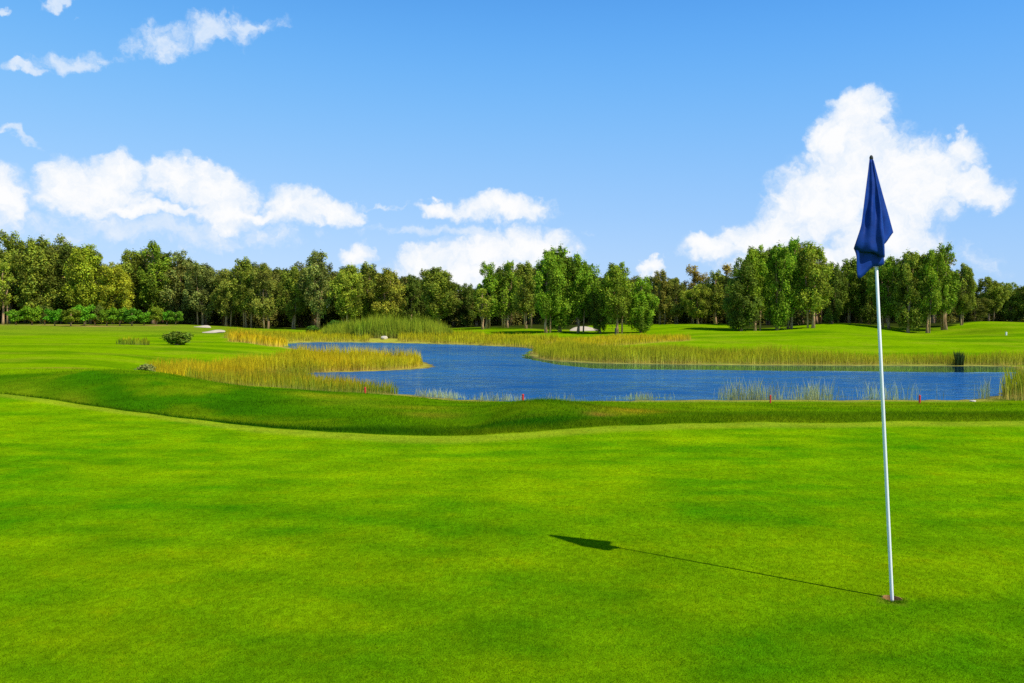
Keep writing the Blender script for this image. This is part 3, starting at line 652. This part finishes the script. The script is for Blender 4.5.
# style, variant, column, distance, top row, width px, tint, label
FRONT = [
 ('full', 0, -60, 152, 236, 60, OL, 'olive tree just past the left border of the wood edge'),
 ('tall', 0, 8, 158, 231, 46, OL, 'tall olive tree at the far left end of the treeline'),
 ('thin', 0, 3, 146, 262, 24, LT, 'short pale green tree with tan trunk at far left front'),
 ('full', 1, 42, 154, 236, 48, OL, 'tall rounded olive tree second from the left in the skyline'),
 ('thin', 1, 66, 165, 234, 30, GY, 'thin wispy grey tree standing behind the left crowns'),
 ('broad', 0, 86, 150, 243, 44, (.15, .19, .016), 'yellowish green tree behind the row of small round trees'),
 ('full', 2, 113, 148, 262, 42, YL, 'bright yellow leaved tree, the most yellow of the left wood'),
 ('tall', 1, 131, 156, 249, 36, OL, 'olive tree just right of the bright yellow tree'),
 ('tall', 0, 153, 154, 241, 40, (.11, .165, .016), 'tallest peaked tree of the left wood, right of the yellow one'),
 ('full', 0, 178, 156, 250, 38, GY, 'grey green tree sloping down right of the tallest left peak'),
 ('broad', 1, 203, 152, 262, 40, GY, 'grey tree above the right end of the small round trees'),
 ('broad', 2, 226, 150, 268, 34, (.13, .15, .03), 'low brownish olive tree beside the grey one, left of the pond'),
 ('tall', 2, 246, 150, 258, 34, OL, 'olive tree with pale trunk at the left end of the even wood'),
 ('broad', 0, 268, 148, 262, 36, (.12, .14, .03), 'olive tree with forked tan trunk left of the far reeds'),
 ('broad', 1, 293, 148, 266, 34, OL, 'rounded olive tree left of the tall leaning tree'),
 ('tall', 1, 318, 144, 250, 38, GY, 'tall tree with leaning bare pale trunk above the far reeds'),
 ('broad', 2, 348, 144, 264, 38, LT, 'light green feathery tree beside the tall leaning one'),
 ('tall', 2, 369, 150, 262, 34, OL, 'olive tree left of the brownish crown behind the far reeds'),
 ('broad', 0, 391, 146, 267, 40, (.15, .16, .025), 'brownish crowned tree on a dark trunk behind the tall reeds'),
 ('full', 1, 411, 154, 274, 26, DK, 'dark narrow tree between the brownish crown and the round one'),
 ('broad', 1, 439, 142, 266, 46, OL, 'rounded separate tree left of the dark gap over the far shore'),
 ('full', 2, 466, 158, 283, 30, DK, 'low dark tree filling the gap beside the rounded tree'),
 ('tall', 0, 486, 140, 262, 34, BG, 'bright green slim tree right of the dark gap'),
 ('thin', 0, 483, 134, 288, 22, LT, 'small pale sapling in front of the bright slim tree'),
 ('tall', 1, 507, 140, 261, 34, (.11, .17, .016), 'green tree between the slim tree and the big clump by the bunker'),
 ('tall', 2, 526, 132, 262, 32, OL, 'narrow tree leaning on the left side of the big clump'),
 ('broad', 0, 546, 114, 250, 42, BG, 'left head of the big bright clump beside the sand bunker'),
 ('full', 1, 560, 116, 245, 44, (.10, .17, .014), 'tallest head of the big clump beside the sand bunker'),
 ('broad', 2, 578, 115, 253, 38, BG, 'right head of the big clump, over the sand bunker'),
 ('full', 2, 600, 113, 278, 26, DK, 'dark narrow tree on the right rim of the sand bunker'),
 ('broad', 1, 617, 110, 261, 44, (.115, .165, .016), 'broad lone tree on a thick trunk right of the bunker'),
 ('full', 0, 641, 111, 276, 34, BG, 'low drooping tree with leaves to the ground right of the lone tree'),
 ('tall', 2, 660, 150, 270, 26, (.13, .13, .03), 'brownish sparse tree behind the drooping tree'),
 ('broad', 0, 677, 150, 277, 30, (.12, .14, .03), 'brown olive tree left of the bare topped one'),
 ('thin', 1, 692, 158, 264, 26, BR, 'nearly bare topped tree in the low middle of the wood'),
 ('broad', 2, 698, 146, 284, 32, LT, 'light green tree in front of the bare topped one'),
 ('tall', 0, 716, 146, 270, 28, OL, 'olive tree left of the large dark right clump'),
 ('thin', 0, 724, 160, 264, 24, BR, 'sparse brown top peeping out left of the large right clump'),
 ('full', 0, 741, 107, 258, 40, DK, 'dark shaded tree at the left side of the large right clump'),
 ('broad', 1, 755, 108, 244, 40, (.12, .18, .014), 'yellow green topped tree, left head of the large right clump'),
 ('full', 1, 777, 108, 243, 38, BG, 'bright green dense tree in the middle of the right clump'),
 ('tall', 1, 791, 109, 238, 30, (.085, .17, .012), 'highest narrow tree of the large right clump'),
 ('broad', 0, 813, 107, 240, 46, (.13, .17, .02), 'broad olive tree with pale trunk at the right of the clump'),
 ('full', 2, 832, 118, 262, 28, DK, 'dark tree in the dip between the clump and the flag'),
 ('tall', 2, 849, 120, 258, 34, (.11, .16, .018), 'single olive tree just left of the hanging flag'),
 ('full', 0, 869, 118, 264, 32, DK, 'shaded tree directly behind the hanging flag'),
 ('broad', 2, 889, 112, 256, 38, (.09, .15, .014), 'green tree just right of the hanging flag'),
 ('full', 1, 908, 109, 250, 36, OL, 'dense tree two right of the flag on pale trunks'),
 ('broad', 1, 927, 108, 249, 34, (.12, .18, .016), 'tree with pale trunk in the saddle between the two grass mounds'),
 ('tall', 0, 946, 110, 243, 34, (.10, .165, .014), 'tallest tree right of the flag, at the end of the clump'),
 ('broad', 0, 961, 114, 262, 26, OL, 'falling right shoulder tree of the clump by the flag'),
 ('full', 2, 972, 135, 292, 24, DK, 'low dark tree in the sky gap near the right border'),
 ('broad', 2, 988, 130, 276, 32, OL, 'rounded olive tree behind the right grass mound'),
 ('full', 0, 1011, 132, 282, 30, (.10, .14, .02), 'second rounded tree from the right border behind the mound'),
 ('broad', 1, 1030, 130, 284, 30, OL, 'tree cut by the right border behind the mound'),
 ('full', 1, 1065, 130, 280, 40, OL, 'olive tree just past the right border'),
 ('broad', 0, 1110, 130, 274, 44, OL, 'second olive tree past the right border'),
]
for r in FRONT: place_tree(*r[:8], FG)
SKY_PX = [r[2] for r in sorted(FRONT, key=lambda r: r[2])]; SKY_PY = [r[4] for r in sorted(FRONT, key=lambda r: r[2])]
k = 0
for row, (D0, step) in enumerate([(162, 12), (180, 17), (204, 26)]):
    p = -90 + row * 7
    while p < 1130:
        sky = max(np.interp(p, SKY_PX, SKY_PY), np.interp(p - 8, SKY_PX, SKY_PY), np.interp(p + 8, SKY_PX, SKY_PY))
        D = D0 + random.uniform(-6, 6)
        if 985 > p > 730: D -= 30
        place_tree('back' if row or k % 2 else 'tall', k % 3, p + random.uniform(-4, 4), D, max(sky + random.uniform(1, 9 if row == 0 else 14), 243), random.uniform(34, 46), [(.030, .050, .007), (.055, .078, .012), (.040, .060, .008), (.075, .085, .018)][k % 4] if row else [(.065, .085, .014), (.085, .10, .02), (.055, .08, .012), (.10, .105, .03)][k % 4], 'dark tree standing in the shaded back rows of the wood', 'back rows of the wood', name='back_tree')  # shade of the back rows put into the darker leaf tints
        k += 1; p += step + random.uniform(-3, 3)

# little round trees of the left row, bushes
def make_round(seed, name, H, trunk_h, per, size):
    R = random.Random(seed); root = bpy.data.objects.new(name, None); link(root)
    tb = MB(); tb.tube([(0, 0, -.1), (.05, 0, trunk_h), (0, .05, H * .7)], [.12, .09, .03], 7)
    cl = []; rr = (H - trunk_h * .7) / 2; zc = H - rr
    for k in range(26):
        v = Vector((R.gauss(0, 1), R.gauss(0, 1), R.gauss(0, 1))).normalized() * rr * R.uniform(.35, .78)
        cl.append((v.x * 1.05, v.y * 1.05, zc + v.z, R.uniform(.34, .55), R.uniform(.34, .55), R.uniform(.8, 1.15)))
        if k % 5 == 0: tb.tube([(0, 0, trunk_h * .9), (v.x, v.y, zc + v.z)], [.05, .015], 5, False)
    tb.build('trunk' if trunk_h > .5 else 'stem', M_BARK, root); leaf_cloud('crown' if trunk_h > .5 else 'foliage', cl, per, size, root, .3)
    return root
ORD = ['leftmost', 'second', 'third', 'fourth', 'fifth', 'sixth', 'seventh', 'eighth', 'ninth', 'tenth', 'eleventh', 'twelfth', 'thirteenth', 'fourteenth']
LITTLE = [(16, 310, 13, 140), (32, 304, 15, 141), (45, 307, 14, 143), (55, 309, 13, 134), (71, 307, 15, 134), (84, 306, 15, 136), (95, 304, 14, 141), (107, 308, 12, 138), (120, 309, 13, 138), (132, 308, 14, 138), (144, 310, 12, 139), (156, 308, 12, 140), (167, 311, 11, 141), (176, 310, 12, 141), (185, 309, 13, 142), (192, 313, 10, 142)][:14] + []
protoR = None
for k, (px, top, w, D) in enumerate(LITTLE):
    if protoR is None: protoR = make_round(3, 'small_round_tree', 3.6, .55, 800, .24); root = protoR; kids = list(root.children)
    else:
        root = protoR.copy(); link(root); kids = []
        for ch in protoR.children[:2]: c2 = ch.copy(); link(c2, root); kids.append(c2)
    X, Y = plan(px, D); z = float(height([X], [Y])[0]); root.location = (X, Y, z)
    s = (zpix(top - 2.5 + 2 * math.sin(k * 2.1), D) - z) / 3.7; root.scale = (w * D / F / 2.7 * 1.25, w * D / F / 2.7 * 1.25, s); root.rotation_euler = (0, 0, k * 1.3)
    tint = (.15 + .04 * math.sin(k * 1.9), .31 + .06 * math.sin(k * 2.7), .012) if k not in (2, 6) else (.13, .17, .02)
    for q in kids: q.color = (*tint, 1)
    tag(root, f'{ORD[k]} small round green tree in the low row before the left wood' if k else 'leftmost small round green tree in the low row before the left wood', 'tree', 'row of small round trees')

def bush(px, D, wpx, hpx, tint, label, seed):
    r = make_round(seed, 'bush', 2.0, .2, 700, .22); X, Y = plan(px, D); z = float(height([X], [Y])[0]); r.location = (X, Y, z - .22)
    hh = hpx * D / F; r.scale = (wpx * D / F / 2.1, wpx * D / F / 2.1, hh / 2.0)
    for q in r.children: q.color = (*tint, 1)
    tag(r, label, 'bush', None)
bush(177, 68, 27, 16, (.19, .27, .02), 'dark green round bush alone on the left fairway', 11)
bush(145, 33, 22, 18, (.22, .25, .06), 'small twiggy bush at the left end of the golden reeds', 12)
bush(312, 122, 14, 9, (.09, .19, .012), 'small bright shrub at the left end of the tall reeds', 13)
bush(336, 128, 20, 13, (.07, .17, .012), 'rounded bright green shrub behind the left of the tall reeds', 14)
bush(372, 130, 16, 10, (.07, .15, .012), 'green shrub topping the middle of the tall reeds', 15)
rush = reed_bed('rush_clump', [(953, 50.3), (967, 50.3), (967, 52.2), (953, 52.2)], 500, .5, 1.0, .035, ((.06, .10, .012), (.07, .11, .015)), ((.035, .06, .008), (.045, .07, .01)), (.03, .04, .008), 'dark clump of rushes among the reeds of the right far bank', 'rushes', lean=.16)
del rush['kind']; rush['category'] = 'rushes'

# ------------------------------------------------------------------ rocks, stakes, posts, bunkers
M_ROCK = simple_mat('pale_rock', (.62, .53, .40), .9, .2, .3, 6)
def rock(px, py, D, wpx, hpx, label, seed):
    import bmesh
    bm = bmesh.new(); bmesh.ops.create_icosphere(bm, subdivisions=3, radius=.5); R = random.Random(seed)
    off = [Vector((R.gauss(0, 1), R.gauss(0, 1), R.gauss(0, 1))).normalized() for _ in range(9)]
    for v in bm.verts:
        for o in off:
            d = v.co.dot(o)
            if d > .36: v.co -= o * (d - .36) * .85
        if v.co.z < -.2: v.co.z = -.2
    me = bpy.data.meshes.new('rock'); bm.to_mesh(me); bm.free(); me.materials.append(M_ROCK)
    ob = link(bpy.data.objects.new('rock', me)); X, Y = plan(px, D); w = wpx * D / F; h = hpx * D / F
    ob.scale = (w * 1.1, w * .8, h * 1.5); ob.rotation_euler = (0, 0, R.uniform(0, 3))
    ob.location = (X, Y, max(float(height([X], [Y])[0]), WZ) + h * .25); tag(ob, label, 'rock')
rock(394, 394, 26.5, 11, 3, 'flat tan rock at the pond edge beside the red stake', 1)
rock(430, 397.5, 28, 7, 3, 'small white rock at the pond edge right of the flat tan one', 2)
rock(384, 336, 104, 9, 3.4, 'pale boulder on the far shore before the tall reeds', 3)
rock(974, 400, 28.3, 8, 1.6, 'thin pale stone on the near shore left of the straw reeds', 4)

M_RED = simple_mat('red_paint', (.62, .035, .03), .5, .4, .1); M_WHITE = simple_mat('white_paint', (.88, .88, .86), .6, .15, .03); M_DARK = simple_mat('dark_post_paint', (.03, .035, .03), .6)
def stake(px, py, D, hpx, wpx, mat, name, label, cat, group=None):
    X, Y = plan(px, D); z = max(float(height([X], [Y])[0]), WZ); h = zpix(py - hpx, D) - z; r = wpx * D / F / 2
    e = bpy.data.objects.new(name, None); link(e); e.location = (X, Y, z)
    b = MB(); b.tube([(0, 0, -.1), (0, 0, h * .88)], [r, r], 10); b.build('shaft', mat, e, False)
    t = MB(); t.tube([(0, 0, h * .88 + .001), (0, 0, h * .95), (0, 0, h)], [r * 1.12, r * 1.05, r * .35], 10); t.build('cap', mat, e, False)
    tag(e, label, cat, group)
RS = 'red hazard stakes along the near shore'
stake(364.8, 395, 25.5, 8, 2.0, M_RED, 'hazard_stake', 'red stake among the green reeds left of the flat tan rock', 'stake', RS)
stake(523, 400, 27.2, 6, 2.2, M_RED, 'hazard_stake', 'short red stake at the shore left of the small grass mound', 'stake', RS)
stake(771, 402, 27.5, 7, 1.6, M_RED, 'hazard_stake', 'thin red stake among thin reeds left of the flagstick', 'stake', RS)
stake(920.7, 403, 27, 8, 2.0, M_RED, 'hazard_stake', 'red stake at the shore just right of the flagstick', 'stake', RS)
stake(1006.3, 338.5, 88, 6.5, 1.5, M_WHITE, 'marker_post', 'white distance post on the right fairway mound', 'post')
stake(615.5, 333, 106, 5, 1.6, M_DARK, 'marker_post', 'short dark post beside the broad lone tree', 'post')

M_SAND = simple_mat('bunker_sand', (.56, .47, .33), .95, .1, .2, 1.2)
def bunker(px, D, wpx, depth, rise, label, seed):
    X, Y = plan(px, D); w = wpx * D / F; n = 22; V = []; Fc = []; R = random.Random(seed); ph = R.uniform(0, 6)
    xs, ys = [], []
    for j in range(9):
        for i in range(n):
            a = 2 * math.pi * i / n; rr = (j / 8) * (1 + .16 * math.sin(2 * a + ph) + .10 * math.sin(3 * a + 2 * ph))
            xs.append(X + math.cos(a) * rr * w / 2); ys.append(Y + math.sin(a) * rr * depth / 2)
    hz = height(xs, ys); zc = float(height([X], [Y])[0])
    for x_, y_, z_ in zip(xs, ys, hz):
        t = (y_ - Y) / depth + .5; e = ((x_ - X) / (w / 2)) ** 2
        V.append((x_, y_, z_ + .03 + rise * max(0, 1 - e * .8) * sm(.1, .95, np.array(t))))
    for j in range(8):
        for i in range(n):
            i2 = (i + 1) % n; Fc.append((j * n + i, (j + 1) * n + i, (j + 1) * n + i2, j * n + i2))
    me = bpy.data.meshes.new('sand_bunker'); me.from_pydata(V, [], Fc); me.materials.append(M_SAND); me.polygons.foreach_set('use_smooth', [True] * len(Fc)); me.update()
    tag(link(bpy.data.objects.new('sand_bunker', me)), label, 'bunker', None)
bunker(584, 122, 28, 6, .5, 'bright sand bunker under the big clump of trees', 1)
bunker(213, 118, 17, 5, .35, 'pale sand bunker beyond the round bush, nearer of the two', 2)
bunker(203, 136, 13, 4, .3, 'thin pale sand bunker before the left wood, farther of the two', 3)

# ------------------------------------------------------------------ flagstick and cup
def flagstick():
    base = Vector((HX, HYY, 0.0)); S = HOLE_D / F
    topw = Vector(at(871.3, 158, HOLE_D)); 
    e = bpy.data.objects.new('golf_flagstick', None); link(e); e.location = base
    T = topw - base; ax = T.normalized()
    p = MB(); p.tube([ax * -.10, ax * 0.0, T * .5, T * .995], [.0082, .0082, .0080, .0062], 20); p.build('pole', M_WHITE, e)
    k = MB(); k.tube([T * .993, T * .998, T * 1.002, T * 1.006], [.007, .0085, .0085, .004], 16); k.build('finial', M_DARK, e)
    # draped cloth : columns of the folded flag, px offsets from the pole top (x right, y down, d towards the viewer)
    cols = [  # bottom (x, dy, d), x profile at t = 0, .25, .5, .75, 1
        ((5, 72, -2.4), (0, 1, 2.2, 3.4, 4.5)),
        ((14, 103, 2.6), (1.2, 4, 7.5, 10.5, 14)),
        ((2, 110, 3.6), (.2, 1, 1, 1, 2)),
        ((-11, 119, 5.5), (-.8, -3, -6, -8, -11)),
        ((-14, 98, 7), (-1.6, -4, -6.6, -9, -13.4)),
        ((-16, 91, 10), (-1.6, -4, -6.3, -8.5, -16)),
        ((-7, 92.5, 8), (-.9, -2, -3.2, -4.5, -8)),
        ((0, 94.5, 11.5), (.2, 1.2, 1.4, 1.4, 0)),
        ((7, 96.5, 9.5), (1, 3.6, 5.5, 6.6, 7.5)),
        ((13, 98.5, 12.5), (1.8, 6.0, 10, 12.4, 13.5)),
        ((14.5, 97.5, 6), (1.8, 6.2, 10.5, 13.4, 14.5)),
        ((8, 90, -1), (1.2, 4, 6.5, 8, 9)),
        ((16, 82, -3.5), (2, 7, 11.5, 15, 16.5)),
        ((23, 74, -7), (2.4, 7.4, 12.6, 18, 23)),
    ]
    ts = np.linspace(0, 1, 30); C = np.zeros((len(cols), 30, 3))
    for i, (b, xp) in enumerate(cols):
        xs_ = np.interp(ts, np.linspace(0, 1, 5), xp); kk = np.array([.25, .5, .25])
        xe = np.pad(xs_, 3, mode='reflect', reflect_type='odd')
        for _ in range(3): xe = np.convolve(np.pad(xe, 1, mode='edge'), kk, 'valid')
        C[i, :, 0] = xe[3:-3]
        C[i, :, 1] = 2 + (b[1] - 2) * ts; C[i, :, 2] = b[2] * np.minimum(1, .25 + ts * .95)
    # bottom roll: front hem curls backwards
    for i in (5, 6, 7, 8, 9, 10):
        q = np.clip((ts - .9) / .1, 0, 1); C[i, :, 2] -= q ** 2 * 1.5
    up = 7; m = (len(cols) - 1) * up + 1; P = np.zeros((m, 30, 3))
    for s in range(m):
        i = min(s // up, len(cols) - 2); t = s / up - i
        a, b_, c_, d_ = C[max(i - 1, 0)], C[i], C[i + 1], C[min(i + 2, len(cols) - 1)]
        P[s] = .5 * (2 * b_ + (c_ - a) * t + (2 * a - 5 * b_ + 4 * c_ - d_) * t * t + (3 * b_ - a - 3 * c_ + d_) * t ** 3)
    g = np.arange(m)[:, None]; P[:, :, 2] += .8 * np.sin(g * .45 + ts[None] * 9) * ts[None] + .7 * np.sin(g * .21 - ts[None] * 15) * ts[None]; P[:, :, 1] += 1.2 * np.sin(g * .33) * ts[None] ** 2
    V = []
    for s in range(m):
        for t in range(30):
            dx, dy, dd = P[s, t]; V.append(((T.x + (dx - .47 * dd) * S), (T.y - dd * S), T.z - dy * S))
    Fc = [(s * 30 + t, s * 30 + t + 1, (s + 1) * 30 + t + 1, (s + 1) * 30 + t) for s in range(m - 1) for t in range(29)]
    mt, nt, N, L = new_mat('navy_cloth'); nb = NB(nt); tc = N.new('ShaderNodeTexCoord')
    ns = nb.noise(tc.outputs['Object'], 30, 4); c = nb.mix(nb.mapr(ns, .3, .7, 0, 1), (.004, .034, .22), (.006, .052, .32))
    pr = N.new('ShaderNodeBsdfPrincipled'); L.new(c, pr.inputs['Base Color']); pr.inputs['Roughness'].default_value = .55; pr.inputs['Specular IOR Level'].default_value = .2
    wv = N.new('ShaderNodeBump'); wv.inputs['Strength'].default_value = .25; wv.inputs['Distance'].default_value = .004; L.new(nb.noise(tc.outputs['Object'], 55, 4), wv.inputs['Height']); L.new(wv.outputs[0], pr.inputs['Normal'])
    tr = N.new('ShaderNodeBsdfTranslucent'); tr.inputs[0].default_value = (.01, .04, .35, 1)
    mx = N.new('ShaderNodeMixShader'); mx.inputs[0].default_value = .12; L.new(pr.outputs[0], mx.inputs[1]); L.new(tr.outputs[0], mx.inputs[2])
    o = N.new('ShaderNodeOutputMaterial'); L.new(mx.outputs[0], o.inputs[0])
    me = bpy.data.meshes.new('flag'); me.from_pydata(V, [], Fc); me.polygons.foreach_set('use_smooth', [True] * len(Fc)); me.materials.append(mt); me.update()
    fo = link(bpy.data.objects.new('flag', me), e)
    sd = fo.modifiers.new('thickness', 'SOLIDIFY'); sd.thickness = .0015
    tag(e, 'white leaning flagstick with a limp navy blue flag standing in the hole', 'flagstick')
    # cup
    c = bpy.data.objects.new('golf_cup', None); link(c); c.location = (HX, HYY, 0)
    def ring(name, r0, r1, z0, z1, mat, floor=False):
        n = 40; V = []; Fc = []
        for (r, z) in ((r0, z0), (r0, z1)):
            for k in range(n): V.append((r * math.cos(2 * math.pi * k / n), r * math.sin(2 * math.pi * k / n), z))
        for k in range(n): k2 = (k + 1) % n; Fc.append((k, k2, n + k2, n + k))
        if r1:
            b = len(V)
            for k in range(n): V.append((r1 * math.cos(2 * math.pi * k / n), r1 * math.sin(2 * math.pi * k / n), z0))
            for k in range(n): k2 = (k + 1) % n; Fc.append((b + k, b + k2, k2, k))
        if floor: Fc.append(tuple(range(n, 2 * n)))
        me = bpy.data.meshes.new(name); me.from_pydata(V, [], Fc); me.materials.append(mat); me.update(); return link(bpy.data.objects.new(name, me), c)
    M_SOIL = simple_mat('bare_soil', (.36, .20, .07), .95, .05, .45, 90)
    ring('soil_rim', HR - .001, HR + .0015, .001, -.045, M_SOIL)
    ring('liner', HR - .004, None, -.042, -.15, simple_mat('liner_plastic', (.45, .42, .38), .5, .3, .1), True)
    tag(c, 'round cup hole with bare brown soil rim at the foot of the flagstick', 'golf hole')
flagstick()
